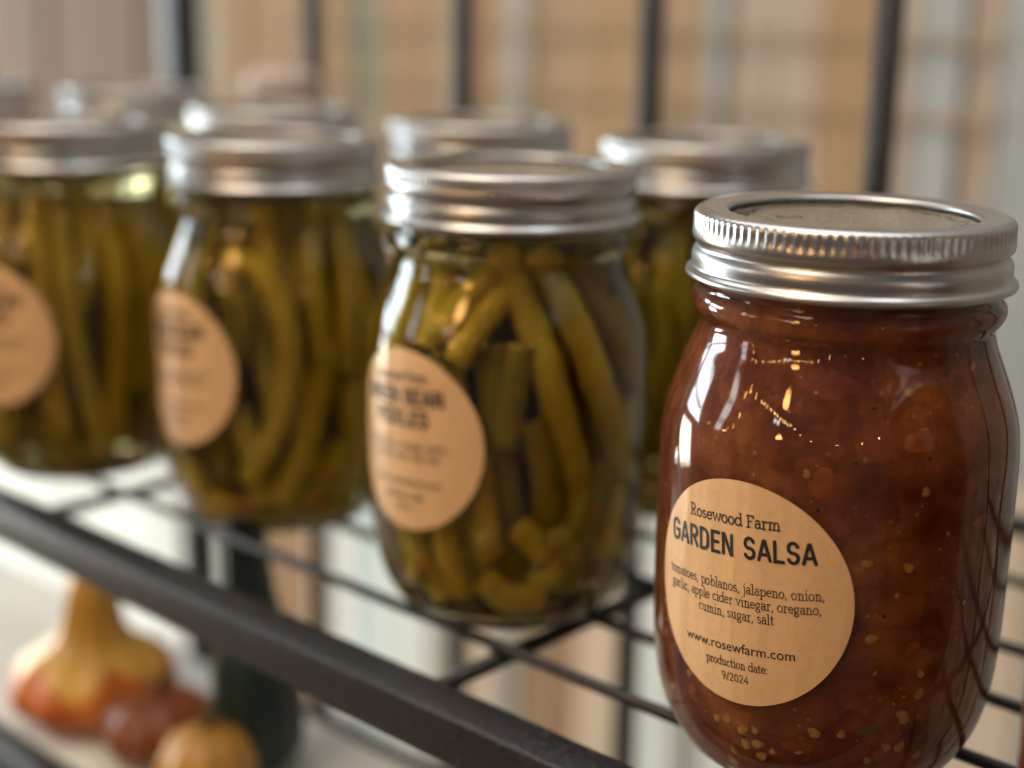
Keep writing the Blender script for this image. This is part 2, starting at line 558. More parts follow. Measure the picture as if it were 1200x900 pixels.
def set_line(text, font, cx, y, height, width, stroke, unit=1.0):
    """-> list of (verts2d, faces), one per stroke; width in mm, height of the cell in mm"""
    adv = sum(font[c][0] for c in text) + (0.17 if font is BOLD else 0.06) * (len(text) - 1)
    sx = width / adv
    sy = height
    x = cx - width / 2
    out = []
    for c in text:
        a, strokes = font[c]
        for st in strokes:
            v, f = ribbon([(x + p[0] * sx, y + p[1] * sy) for p in st], stroke / 2)
            out.append((v, f))
        x += (a + (0.17 if font is BOLD else 0.06)) * sx
    return out


def sans_line(text, cx, y, width, weight=0.0):
    cu = bpy.data.curves.new('t', 'FONT')
    cu.body = text
    cu.align_x = 'CENTER'
    cu.size = 1
    cu.resolution_u = 4
    cu.offset = weight
    ob = bpy.data.objects.new('t', cu)
    COL.objects.link(ob)
    bpy.context.view_layer.update()
    me = bpy.data.meshes.new_from_object(ob)
    xs = [v.co.x for v in me.vertices]
    s = width / (max(xs) - min(xs))
    c0 = (max(xs) + min(xs)) / 2
    v = [((p.co.x - c0) * s + cx, p.co.y * s + y) for p in me.vertices]
    f = [tuple(p.vertices) for p in me.polygons]
    bpy.data.objects.remove(ob)
    bpy.data.curves.remove(cu)
    bpy.data.meshes.remove(me)
    return (v, f)


def salsa_text():
    o = []
    o += set_line('Rosewood Farm', SER, 0, 15.5, 1.68, 23.4, 0.33)
    o += set_line('GARDEN SALSA', BOLD, 0.1, 8.5, 4.7, 37.6, 0.80)
    o += set_line('tomatoes, poblanos, jalapeno, onion,', SER, 0.3, 0.7, 1.42, 40.3, 0.205)
    o += set_line('garlic, apple cider vinegar, oregano,', SER, 0.3, -2.4, 1.42, 38.9, 0.205)
    o += set_line('cumin, sugar, salt', SER, 0.2, -5.5, 1.42, 19.0, 0.205)
    o.append(sans_line('www.rosewfarm.com', 0.2, -13.2, 27.6, 0.004))
    o += set_line('production date:', SER, 0.3, -16.9, 1.25, 15.4, 0.205)
    o += set_line('9/2024', SER, 0.1, -20.1, 1.25, 6.8, 0.205)
    return o


def bean_text():
    o = []
    o += set_line('Rosewood Farm', SER, 0, 16.6, 1.60, 22.0, 0.38)
    o += set_line('GREEN BEAN', BOLD, 0.1, 10.2, 4.3, 31.0, 0.95)
    o += set_line('PICKLES', BOLD, 0.1, 4.2, 4.3, 21.0, 0.95)
    o += set_line('green beans, vinegar, garlic,', SER, 0.3, -2.2, 1.4, 33.0, 0.205)
    o += set_line('mustard seed, dill, salt', SER, 0.3, -5.3, 1.4, 27.0, 0.205)
    o.append(sans_line('www.rosewfarm.com', 0.2, -12.6, 27.0, 0.004))
    o += set_line('production date:', SER, 0.3, -16.4, 1.25, 15.4, 0.205)
    o += set_line('9/2024', SER, 0.1, -19.8, 1.25, 6.8, 0.205)
    return o


# ------------------------------------------------------------------ jar geometry
GP = smooth_profile([(24, 2.2), (27, 0.6), (30.0, 0.9), (32.6, 3.6), (35.6, 8.6), (37.8, 14.5), (39.2, 22), (39.9, 32), (40.15, 45), (40.2, 58),
                     (40.15, 70), (39.9, 77), (39.1, 83), (37.3, 89), (35.0, 95), (33.2, 99.5), (32.4, 102.6)], 3)
GP += [(32.4, 103.6), (33.3, 104.6), (34.1, 105.9), (34.5, 107.3), (34.2, 108.8), (33.4, 109.8), (32.9, 110.6), (33.0, 111.4), (33.7, 111.9), (33.4, 112.8), (32.2, 113.3), (31.9, 116), (31.9, 125.2)]


def glass_r(z):
    for (r0, z0), (r1, z1) in zip(GP[4:], GP[5:]):
        if z0 <= z <= z1:
            return r0 + (r1 - r0) * (z - z0) / max(1e-6, z1 - z0)
    return 31.0


def inner_profile(gap, top):
    out = [(20, 4.2)]
    z = 5.0
    while z < top:
        out.append((min(glass_r(z) - gap * (1.0 if z > 12 else 1.5), 38.4), z))
        z += 2.0 if z < 90 else 1.0
    out.append((out[-1][0] - 0.8, top))
    return out


glass_me = mesh('glass_body', *lathe([(12, 3.2)] + GP, 160), M['glass'])
ZT = 127.8
band_prof = [(27.3, 125.9), (27.0, 126.4), (27.2, 127.0), (27.8, 127.35), (28.8, 127.45), (29.6, 127.25), (30.4, 127.5), (31.8, 127.75), (33.2, 127.6), (34.1, 127.1),
             (34.55, 126.6), (34.75, 126.0), (34.75, 125.0), (34.75, 124.0), (34.8, 123.2), (34.85, 122.6), (34.9, 121.8), (34.75, 121.0), (34.2, 120.3), (33.85, 119.8), (33.85, 119.3), (34.1, 118.8), (34.6, 118.2),
             (34.85, 117.2), (34.85, 116.2), (34.75, 115.4), (34.8, 114.9), (35.1, 114.5), (35.6, 114.2), (36.0, 113.8), (36.15, 113.2), (35.95, 112.7), (35.45, 112.5), (35.0, 112.8), (34.9, 113.5), (34.0, 114.6), (33.4, 116), (33.4, 125.9)]
NK = 104


def knurl(k, i, r):
    z = band_prof[k][1]
    if 12 <= k or k in (10, 11):
        pass
    if 10 <= k <= 14:
        w = {10: 0.45, 11: 1.0, 12: 1.0, 13: 1.0, 14: 0.45}[k]
        s = cos(2 * pi * i / 8)
        return r - w * 0.30 * (0.5 - 0.5 * s) ** 0.8
    return r


band_me = mesh('screw_band', *lathe(band_prof, NK * 8, knurl, False, False), M['band'])
lid_prof = [(31.6, 125.55), (28.2, 125.6), (27.4, 125.55), (26.6, 125.3), (25.9, 124.9), (24.8, 124.75), (23.6, 124.85), (22.6, 125.25), (21.6, 125.45), (20.8, 125.4), (18, 125.42), (12, 125.45), (5, 125.48)]
lid_me = mesh('lid_disc', *lathe(lid_prof, 128, None, False, True), M['lid'])


def emboss_me():
    v, f = [], []
    parts = []
    for k, st in enumerate(BALL['w'][1]):
        a, b = ribbon([(p[0] * 2.0 - 3.6, p[1] * 2.2 - 1.5) for p in st], 0.13)
        parts.append(([(x, y, 125.52 + 0.01 * k) for x, y in a], b))
    return mesh('stamped_mark', *join(*parts), M['emboss'], False)


EMB = emboss_me()


def wrap(u, v, rot, z0, lift):
    c, s = cos(rot), sin(rot)
    x, y = u * c - v * s, u * s + v * c
    z = z0 + y
    r = glass_r(z) + lift
    a = x / 40.1
    return (r * sin(a), -r * cos(a), z)


def wrinkle(u, v):
    return 0.035 + 0.035 * sin(u * 0.55 + 0.4 * sin(v * 0.2)) * max(0, 1 - abs(v) / 40) + 0.09 * max(0, cos(u * 0.9 - v * 0.06 + 1.0)) ** 6


def label_me(name, R, z0, rot):
    vs, fs = [wrap(0, 0, rot, z0, 0.1)], []
    nr, na = 22, 128
    for k in range(1, nr + 1):
        for i in range(na):
            a = 2 * pi * i / na
            u, v = R * k / nr * cos(a), R * k / nr * sin(a)
            vs.append(wrap(u, v, rot, z0, 0.06 + wrinkle(u, v)))
    for rr, lift in ((R, None), (R, 0.0)):    # the cut paper edge, its vertices apart so that it shades as a sharp corner
        for i in range(na):
            a = 2 * pi * i / na
            u, v = rr * cos(a), rr * sin(a)
            vs.append(wrap(u, v, rot, z0, 0.06 + wrinkle(u, v) if lift is None else lift))
    for i in range(na):
        fs.append((0, 1 + i, 1 + (i + 1) % na))
    for k in list(range(nr - 1)) + [nr]:
        for i in range(na):
            j = (i + 1) % na
            b0, b1 = 1 + k * na, 1 + (k + 1) * na
            fs.append((b0 + i, b1 + i, b1 + j, b0 + j))
    return mesh(name, vs, fs, M['paper'])


def text_me(name, lines, z0, rot):
    parts = []
    for k, (v, f) in enumerate(lines):
        w = [wrap(x - 1.2, y, rot, z0, 0.125 + wrinkle(x - 1.2, y) + 0.006 * (k % 6)) for x, y in v]
        parts.append((w, f))
    return mesh(name, *join(*parts), M['ink'], False)


ROT = radians(5.0)
label_salsa = label_me('round_label', 25.2, 49.1, ROT)
text_salsa = text_me('printed_text', salsa_text(), 49.1, ROT)
label_bean = label_me('round_label', 25.2, 55.5, radians(4))
text_bean = text_me('printed_text', bean_text(), 55.5, radians(4))


# ------------------------------------------------------------------ salsa
def blob(rx, ry, rz, seed, n=7, rings=5):
    rnd = random.Random(seed)
    vs, fs = [(0, 0, rz)], []
    for k in range(1, rings):
        th = pi * k / rings
        for i in range(n):
            a = 2 * pi * i / n
            q = 1 + rnd.uniform(-0.13, 0.13)
            vs.append((rx * sin(th) * cos(a) * q, ry * sin(th) * sin(a) * q, rz * cos(th)))
    vs.append((0, 0, -rz))
    for i in range(n):
        fs.append((0, 1 + i, 1 + (i + 1) % n))
        b = 1 + (rings - 2) * n
        fs.append((len(vs) - 1, b + (i + 1) % n, b + i))
    for k in range(rings - 2):
        for i in range(n):
            j = (i + 1) % n
            a, b = 1 + k * n, 1 + (k + 1) * n
            fs.append((a + i, b + i, b + j, a + j))
    return vs, fs


def seed_vs():
    vs, fs = blob(1.0, 0.45, 1.35, 3, 10, 7)
    vs = [(x * (1 - 0.28 * z / 1.35), y, z) for x, y, z in vs]
    return vs, fs


seed_me = mesh('tomato_seed', *seed_vs(), M['seed'])
SG = 1.5
salsa_prof = inner_profile(SG, 121)


def salsa_bump(k, i, r):
    a = i / 200 * 2 * pi
    z = salsa_prof[k][1]
    return r - 0.16 * (1 + sin(a * 13 + z * 0.31) * cos(z * 0.5 + 3 * sin(a * 4)))


salsa_me = mesh('salsa', *lathe(salsa_prof, 200, salsa_bump), M['salsa'])


def on_wall(phi, z, depth):
    r = min(glass_r(z), 40.0) - depth
    a = radians(phi)
    return Vector((r * sin(a), -r * cos(a), z))


def flecks_me(n, size, seed, m, name, flat=0.35):
    rnd = random.Random(seed)
    parts = []
    for k in range(n):
        phi, z = rnd.uniform(-180, 180), rnd.uniform(8, 108)
        c = on_wall(phi, z, SG + 0.12)
        s = size * rnd.uniform(0.5, 1.5)
        v, f = blob(s * rnd.uniform(0.7, 1.6), s * flat, s, k + seed, 6, 4)
        q = Matrix.Rotation(radians(phi), 3, 'Z') @ Matrix.Rotation(rnd.uniform(0, pi), 3, 'Y')
        parts.append(([tuple(q @ Vector(p) + c) for p in v], f))
    return mesh(name, *join(*parts), m)


herb_me = flecks_me(80, 0.30, 11, M['herb'], 'herb_fleck')
pulp_me = flecks_me(170, 0.40, 23, M['seed'], 'pulp_speck')
SEEDS = [(-21, 78), (15.6, 75), (-0.8, 59.6), (11.9, 58.7), (2.4, 43), (19.4, 34.3), (19.8, 29.7), (14.6, 24.9), (-4.4, 20.6), (-31.5, 14.6), (10.9, 17.2), (23.7, 14.3), (-26.5, 13.7), (-47, 17.8), (-36, 17.9)]
rs = random.Random(5)
for _ in range(26):
    SEEDS.append((rs.uniform(-95, 75), rs.choice([rs.uniform(7, 26), rs.uniform(7, 26), rs.uniform(8, 100)])))


# ------------------------------------------------------------------ building a jar
def copy_tree(o, parent=None):
    c = o.copy()
    COL.objects.link(c)
    c.parent = parent
    for ch in o.children:
        copy_tree(ch, c)
    return c


def base_jar(name, label, group, loc):
    t = thing(name, label, 'jar', loc, group)
    link('glass_body', glass_me, t)
    b = link('screw_band', band_me, t)
    l = link('lid_disc', lid_me, t)
    e = link('stamped_mark', EMB, l)
    return t, b, l, e


LIFT = 0.15
jar, b, l, e = base_jar('salsa_jar', 'glass jar of red-brown garden salsa with sharp round kraft label, biggest and in focus', 'jars of salsa', (74.5, 323.6, LIFT))
l.rotation_euler.z = radians(-14)
e.location = (-0.0135, -0.001, 0)
e.rotation_euler.z = radians(12)
sl = link('salsa', salsa_me, jar)
for k, (phi, z) in enumerate(SEEDS):
    s = link('tomato_seed', seed_me, sl)
    s.location = on_wall(phi, z, SG + 0.15) * MM
    s.rotation_euler = (0, rs.uniform(-1.4, 1.4), radians(phi))
    q = rs.uniform(0.75, 1.2)
    s.scale = (q, 1, q)
link('herb_fleck', herb_me, sl, kind='stuff')
link('pulp_speck', pulp_me, sl, kind='stuff')
for k, (phi, z, s, mm) in enumerate([(-16, 76, 3.2, 'chunk'), (14, 84, 3.6, 'chunk'), (4, 22, 2.2, 'greenchunk'), (-20, 17, 2.6, 'chunk'), (-58, 22, 2.6, 'chunk'), (16, 40, 2.4, 'chunk'), (38, 66, 2.8, 'chunk')]):
    v, f = blob(s, 0.7, s * 1.2, k + 40, 12, 8)
    o = link('vegetable_chunk', mesh('vegetable_chunk', v, f, M[mm]), sl)
    o.location = on_wall(phi, z, SG + 0.72) * MM
    o.rotation_euler = (0, k * 0.7, radians(phi))
lb = link('round_label', label_salsa, jar)
lb.rotation_euler.z = radians(-40)
link('printed_text', text_salsa, lb)
salsa_jar = jar

j5 = copy_tree(salsa_jar)
j5.location = (0.1335, 0.236, LIFT * MM)
j5.rotation_euler.z = radians(70)
j5['label'] = 'second jar of salsa, only its brown side showing at the lower right frame edge'


# ------------------------------------------------------------------ jars of beans
brine_me = mesh('brine', *lathe(inner_profile(2.4, 112), 128), M['brine'])
RB = 33.4


def bean_path(pts, depth):
    P = []
    for phi, z in pts:
        # the brine magnifies what it holds: bring the beans in a little towards the axis
        r = min(glass_r(max(6, min(z, 110))) - 2.8, 37.2) - depth
        a = radians(phi)
        P.append((r * sin(a), -r * cos(a), max(z, 4.5 + depth * 0.6)))
    return P


def bean_mesh(pts, rad, depth, m, seed, bend=True):
    rnd = random.Random(seed)
    P = bez(bean_path(pts, depth), 8)
    n = len(P)
    R = []
    ph = rnd.uniform(0, 6)
    for k in range(n):
        t = k / (n - 1)
        e = min(1, min(t, 1 - t) * n / 1.6)
        R.append(rad * (0.93 + 0.07 * e) * (1 + 0.045 * sin(k * 1.5 + ph)))
    # flat cut ends with a small rounded rim
    d0 = (P[0] - P[1]).normalized(); d1 = (P[-1] - P[-2]).normalized()
    P = [P[0] + d0 * 0.5] + P + [P[-1] + d1 * 0.5]
    R = [R[0] * 0.84] + R + [R[-1] * 0.84]
    return mesh('green_bean', *tube(P, R, 12, True, 0.86), m)


FRONT = {
    1: [[(-34, 84), (-22, 94), (-7, 103)], [(-24, 78), (-12, 89), (-2, 96)], [(-5, 108), (9, 91), (20, 72), (35, 44)], [(14, 108), (31, 90), (46, 67), (65, 42)], [(33, 106), (53, 86), (73, 66)],
        [(-39, 104), (-38, 95), (-40, 80)], [(5, 83), (2, 70), (-1, 56)], [(10, 62), (17, 49), (19, 35)], [(-14, 52), (-11, 40), (-7, 25)], [(6, 33), (13, 29), (20, 24)], [(16, 15), (25, 19), (31, 27)], [(-60, 32), (-50, 20), (-34, 10)],
        [(-30, 34), (-28, 23), (-21, 12)], [(39, 27), (43, 36), (50, 48)], [(34, 50), (38, 37), (31, 22)], [(-10, 17), (3, 12), (20, 12)], [(-62, 95), (-66, 70), (-62, 45)], [(78, 90), (72, 60), (60, 20)]],
    2: [[(-22, 92), (0, 87), (12, 73), (14, 57), (6, 37), (-9, 20)], [(0, 108), (4, 97), (2, 82)], [(19, 109), (17, 97), (18, 76)], [(33, 109), (28, 89), (32, 60)], [(-19, 80), (-9, 74), (-14, 60)], [(9, 12), (25, 37), (36, 64)],
        [(46, 107), (48, 85), (45, 55)], [(-56, 22), (-38, 12), (-18, 10)], [(16, 10), (33, 15), (44, 30)], [(-16, 44), (-7, 29), (-2, 12)], [(-26, 106), (-38, 87), (-40, 66)], [(62, 100), (66, 60), (58, 16)], [(-66, 96), (-70, 60), (-62, 24)], [(28, 54), (22, 40), (24, 22)], [(50, 50), (56, 30), (46, 12)]],
    3: [[(12, 105), (14, 82), (18, 51), (31, 14)], [(39, 100), (44, 72), (42, 43), (35, 14)], [(24, 106), (29, 88), (22, 66)], [(57, 98), (60, 70), (55, 34)], [(-6, 24), (13, 13), (36, 11)], [(-5, 104), (-2, 85), (3, 60)], [(45, 24), (55, 14), (68, 22)],
        [(-25, 100), (-22, 60), (-20, 20)], [(74, 100), (76, 60), (66, 20)], [(4, 58), (2, 40), (6, 20)], [(-45, 100), (-42, 55), (-40, 15)]],
}
GARLIC = {1: [(24, 30, 4.2), (-46, 16, 3.8), (-8, 30, 3.2)], 2: [(-40, 16, 3.8), (-4, 30, 3.0)], 3: [(30, 14, 4.0)]}
PEPPER = {1: [(40, 36, 2.4), (-38, 20, 2.8), (26, 22, 2.0)], 2: [(28, 14, 3.2), (-12, 12, 3.6), (34, 20, 2.6)], 3: [(10, 12, 2.8)]}


def fill_jar(jar, key, seed):
    rnd = random.Random(seed)
    link('brine', brine_me, jar)
    beans = []
    for k, pts in enumerate(FRONT[key]):
        rad = rnd.uniform(3.6, 4.4)
        beans.append((pts, rad, 3.6 + 1.2 * (k % 3) + (2.4 if k > 8 else 0)))
    # beans round the rest of the wall and a packed core behind them
    a = 84
    while a < 276:
        lean = rnd.uniform(-14, 14)
        z0, z1 = rnd.uniform(9, 22), rnd.uniform(82, 108)
        beans.append(([(a - lean, z0), (a + rnd.uniform(-4, 4), (z0 + z1) / 2), (a + lean, z1)], rnd.uniform(3.2, 4.2), rnd.uniform(3.6, 6)))
        a += rnd.uniform(10, 14)
    for ring, cnt in ((12.5, 15), (21, 9), (29, 4)):
        for k in range(cnt):
            a = 360 * k / cnt + rnd.uniform(-8, 8)
            lean = rnd.uniform(-25, 25)
            z0, z1 = rnd.uniform(7, 16), rnd.uniform(80, 106)
            beans.append(([(a - lean, z0), (a, (z0 + z1) / 2), (a + lean, z1)], rnd.uniform(3.4, 4.4), ring))
    for k in range(9):                       # short ones lying round the foot of the jar
        a = -160 + 40 * k + rnd.uniform(-6, 6)
        if key == 1 and -50 < a < 60:
            continue
        beans.append(([(a - 17, rnd.uniform(7, 10)), (a, 7), (a + 17, rnd.uniform(7, 12))], rnd.uniform(3.0, 3.6), 4.2))
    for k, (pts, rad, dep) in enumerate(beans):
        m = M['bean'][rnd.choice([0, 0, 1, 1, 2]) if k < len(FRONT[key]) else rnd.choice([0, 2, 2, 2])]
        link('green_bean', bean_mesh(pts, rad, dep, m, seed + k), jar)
    for k, (phi, z, s) in enumerate(GARLIC[key]):
        v, f = blob(s, s * 0.6, s * 0.8, k + seed, 12, 8)
        o = link('garlic_clove', mesh('garlic_clove', v, f, M['garlic']), jar)
        o.location = on_wall(phi, z, 5.2) * MM
        o.rotation_euler = (0, 0.6 + k, radians(phi))
    for k, (phi, z, s) in enumerate(PEPPER[key]):
        v, f = blob(s * 0.6, s * 0.2, s, k + seed, 9, 7)
        o = link('pepper_flake', mesh('pepper_flake', v, f, M['pepper']), jar)
        o.location = on_wall(phi, z, 3.6) * MM
        o.rotation_euler = (0, 0.5 + k * 1.3, radians(phi))


def bean_jar(label, loc, key, lab_phi, seed):
    t, b, l, e = base_jar('pickled_bean_jar', label, 'jars of pickled green beans', loc)
    l.rotation_euler.z = random.uniform(0, 6)
    b.rotation_euler.z = random.uniform(0, 6)
    e.location = (-0.0135, 0, 0)
    fill_jar(t, key, seed)
    lb = link('round_label', label_bean, t)
    lb.rotation_euler.z = radians(lab_phi)
    link('printed_text', text_bean, lb)
    return t


jA = bean_jar('jar of pickled green beans beside the salsa, crossing beans above its whole oval label', (-1.0, 410.7, LIFT), 1, -44.6, 101)
jB = bean_jar('middle front bean jar, one hooked bean curving beside its half-turned label', (-79.1, 486.0, LIFT), 2, -46.4, 202)
jC = bean_jar('blurred front jar of beans cut by the left frame edge, label at its left side', (-163.5, 536.0, LIFT), 3, -28.5, 303)

# the back row: copies turned to show other beans
for src, (x, y), rot, lab in ((jB, (63.9, 501.6), 150, 'bean jar in the back row, its lid between the salsa and the crossed beans'),
                              (jC, (-13.2, 566.3), 200, 'back-row bean jar whose lid peeks above the crossed-bean jar'),
                              (jA, (-99.8, 617.1), 130, 'back-row bean jar whose lid peeks above the hooked-bean jar'),
                              (jB, (-185.4, 728.1), 230, 'farthest bean jar, a very blurred lid before the thick black post'),
                              (jC, (-282.0, 760.0), 80, 'bean jar in the far left corner, only a soft grey lid edge in view')):
    c = copy_tree(src)
    c.location = (x * MM, y * MM, LIFT * MM)
    c.rotation_euler.z = radians(rot)
    c['label'] = lab
    for ch in c.children:
        if ch.name.startswith('round_label'):
            ch.rotation_euler.z = radians((-100 if x > 0 else -48) - rot)

# ------------------------------------------------------------------ the wire rack
rack = thing('wire_rack', 'black powder coated wire shelf rack holding the jars, with upright bars behind', 'rack')


def bar_tn(name, t0, n0, t1, n1, z, r, seg=10):
    v, f = tube([tn(t0, n0, z), tn(t1, n1, z)], r, seg)
    return link(name, mesh(name, v, f, M['coat']), rack)


def rail(name, t0, t1, n, z, w, h, bev=1.5):
    tc_, L = (t0 + t1) / 2, abs(t1 - t0)
    x, y, _ = tn(tc_, n)
    v, f = box(x, y, z, L, w, h, TH, bev, 3)
    me = mesh(name, v, f, M['coat'])
    return link(name, me, rack)


T0, T1 = -60, 690
rail('front_rail', T0, T1, 240.3, -6.2, 13.4, 13.0, 1.0)
rail('back_rail', T0, T1, 487, -6.0, 6, 7.0, 1.2)
for n_ in (276, 309.5, 342.5, 376, 425):
    bar_tn('shelf_wire', T0, n_, T1, n_, -1.7, 1.7)
for t_ in (62, 256.6, 451, 645):
    bar_tn('cross_rod', t_, 246, t_, 482.5, -6.2, 2.4)
weld = mesh('weld_bead', *blob(2.6, 2.4, 1.7, 9, 9, 6), M['coat'])
for t_ in (256.6, 451):
    for n_ in (276, 309.5, 342.5, 376, 425):
        x, y, _ = tn(t_, n_)
        link('weld_bead', weld, rack, (x, y, -2.9))
    x, y, _ = tn(t_, 247.4)
    link('weld_bead', weld, rack, (x, y, -4.2))
BN = 478
for t_ in (-45, 57, 160, 262, 366, 471, 574):
    v, f = tube([tn(t_, BN, -520), tn(t_, BN, 420)], 5.3, 12)
    link('upright_bar', mesh('upright_bar', v, f, M['coat']), rack)
x, y, _ = tn(688, BN + 2)
link('corner_post', mesh('corner_post', *box(x, y, -50, 17, 17, 940, TH, 2.5, 3), M['coat']), rack)
x, y, _ = tn(690, 240)
link('corner_post', mesh('corner_post', *box(x - 30, y + 26, -50, 17, 17, 940, TH, 2.5, 3), M['coat']), rack)
rail('lower_rail', T0, T1, 240.3, -103.5, 13.4, 12.6, 1.7)
rail('lower_back_rail', T0, T1, 486, -220, 8, 12.0, 1.2)

# a narrow white board lies on the tier below and carries the gourds
m = mat('white_board', (0.62, 0.63, 0.61), 0.6)
x, y, _ = tn(505, 290)
bd = link('display_board', mesh('display_board', *box(x, y, -101.5, 340, 84, 7, TH, 1.0), m))
bd['label'] = 'blurred white board on the tier under the jars, carrying the gourds'
bd['category'] = 'board'


def gourd(name, label, t_, n_, prof, mats, split, ribs, lean=0.0, stem_col=(0.10, 0.08, 0.03)):
    x, y, _ = tn(t_, n_)
    g = thing(name, label, 'gourd', (x, y, -98), 'small gourds under the shelf')
    pr = smooth_profile(prof, 4)

    def rf_(k, i, r):
        return r * (1 + 0.045 * cos(2 * pi * i / 60 * ribs))
    vs, fs = lathe(pr, 60, rf_)
    vs = [(vx + lean * (vz / 60) ** 2 * 8, vy, vz) for vx, vy, vz in vs]
    me = mesh('gourd_body', vs, fs, mats[0])
    me.materials.append(mats[1])
    for p in me.polygons:
        zc = sum(me.vertices[i].co.z for i in p.vertices) / len(p.vertices) / MM
        ang = atan2(p.center.y, p.center.x)
        p.material_index = 1 if zc > split + 4 * sin(ang * 5) else 0
    link('gourd_body', me, g)
    top = pr[-1][1]
    lx = lean * (top / 60) ** 2 * 8
    v, f = tube([(lx, 0, top - 1), (lx + 1, 0, top + 4), (lx + 3, 1, top + 8)], [2.2, 1.7, 2.0], 8)
    link('gourd_stem', mesh('gourd_stem', v, f, mat('dry_stem', stem_col, 0.8)), g)
    return g


def gm(name, a, b):
    m = mat(name, a, 0.4)
    noise_color(m, 45, [(0.35, a), (0.65, b)])
    return m


G1 = (gm('orange_red_rind', (0.52, 0.10, 0.02), (0.64, 0.20, 0.03)), gm('ochre_rind', (0.72, 0.40, 0.06), (0.80, 0.48, 0.08)))
G2 = (gm('brown_red_rind', (0.20, 0.05, 0.018), (0.28, 0.08, 0.022)), gm('dark_green_rind', (0.012, 0.030, 0.026), (0.02, 0.045, 0.038)))
G3 = (gm('gold_rind', (0.50, 0.25, 0.04), (0.56, 0.30, 0.06)),) * 2
gourd('ornamental_gourd', 'blurred gourd with orange-red base and ochre neck under the shelf', 470, 277,
      [(4, 0), (18, 1), (29, 7), (31, 15), (25, 24), (15, 31), (11.5, 39), (10, 48), (8, 56), (3, 60)], G1, 22, 10, 0.2)
gourd('ornamental_gourd', 'blurred dark green bottle-necked gourd beside the golden one under the shelf', 392, 296,
      [(4, 0), (10, 1), (15, 8), (16, 18), (15.5, 30), (15, 42), (12, 54), (9, 66), (8, 80), (7, 92), (3, 97)], (G2[1], G2[1]), -10, 8, -0.2)
gourd('ornamental_gourd', 'small round golden gourd in front of the dark green gourd', 382, 266,
      [(3, 0), (9, 1), (15, 8), (16.5, 16), (13, 24), (6, 28.5), (3, 29)], G3, 10, 9)
gourd('ornamental_gourd', 'squat brown-red gourd wedged between the ochre and golden gourds', 424, 276,
      [(3, 0), (14, 1), (20, 7), (21, 13), (16, 20), (7, 24), (3, 24.5)], (G2[0], G2[0]), 80, 11)

# pale pink candle standing behind the back row
x, y, _ = tn(563, 449)
cn = thing('pink_candle', 'blurred pale pink pillar candle showing behind the lids, before a rack bar', 'candle', (x, y, 0))
link('wax_body', mesh('wax_body', *lathe(smooth_profile([(17, 0.2), (17.5, 2), (17.5, 60), (17.5, 125), (17, 134), (13, 139), (4, 139.5)], 3), 48), mat('pink_wax', (0.42, 0.33, 0.30), 0.5)), cn)
v, f = tube([(0, 0, 138), (0.4, 0, 142), (1.6, 0, 146)], 0.8, 6)
link('wick', mesh('wick', v, f, mat('burnt_wick', (0.03, 0.03, 0.03), 0.9)), cn)

# ------------------------------------------------------------------ the wall behind
WN = 850
backing = bpy.data.meshes.new('wall')
x, y, _ = tn(900, WN + 26)
v, f = box(x, y, 600, 4800, 10, 3020, TH)
wall = link('wall', mesh('wall', v, f, mat('wall_backing', (0.30, 0.26, 0.21), 0.8), False), kind='structure')


def board_mat(name, c):
    m = mat(name, c, 0.6)
    lo = tuple(q * 0.86 for q in c)
    hi = tuple(min(0.9, q * 1.1) for q in c)
    nz, mp, cr = noise_color(m, 14, [(0.3, lo), (0.7, hi)], 5, (6, 6, 0.6), 0.6)
    add_bump(m, nz.outputs['Fac'], 0.3, 0.003)
    pb(m).inputs['Specular IOR Level'].default_value = 0.08
    return m


BM = {}


def bmat(c):
    if c not in BM:
        BM[c] = board_mat('painted_board' if c[0] - c[2] < 0.12 else 'raw_wood_board', c)
    return BM[c]


TAN = (0.31, 0.205, 0.12); TAN2 = (0.35, 0.255, 0.165); OCH = (0.35, 0.24, 0.135); BRN = (0.15, 0.095, 0.06)
GRN = (0.22, 0.215, 0.16); GRY = (0.36, 0.35, 0.31); PNK = (0.42, 0.34, 0.285); BLU = (0.36, 0.38, 0.385); WHT = (0.80, 0.86, 0.84); PAL = (0.70, 0.74, 0.73); LBL = (0.62, 0.76, 0.78); CRM = (0.62, 0.50, 0.38)
# (right edge t, left edge t, colour above the ledge, colour below it)
BOARDS = [(-60 - 120 * q, 60 - 120 * q, (BLU, PNK, GRY)[q % 3], (GRY, CRM)[q % 2]) for q in range(12)] + [(60, 100, BLU, GRY), (100, 190, BLU, GRY), (190, 270, BLU, GRY), (270, 340, BLU, GRY), (340, 393, BLU, CRM), (393, 415, PNK, CRM), (415, 447, BLU, PAL), (447, 470, PNK, CRM), (470, 513, OCH, GRY),
          (513, 552, PNK, PAL), (552, 589, PNK, PAL), (589, 607, BLU, GRY), (607, 656, TAN2, PAL), (656, 706, OCH, CRM), (706, 738, TAN2, TAN), (738, 771, TAN2, TAN2),
          (771, 800, GRY, GRY), (800, 836, TAN, CRM), (836, 878, TAN2, GRY), (878, 940, TAN, PAL), (940, 978, GRN, LBL), (978, 1040, TAN, WHT), (1040, 1121, TAN, TAN), (1121, 1165, TAN, LBL),
          (1165, 1215, GRN, WHT), (1215, 1290, BRN, WHT), (1290, 1370, BRN, WHT), (1370, 1470, BRN, WHT), (1470, 1570, BRN, PAL), (1570, 1690, BRN, WHT), (1690, 1830, BRN, WHT), (1830, 2000, BRN, WHT), (2000, 2200, BRN, WHT), (2200, 2400, BRN, WHT)]
LEDGE = -110
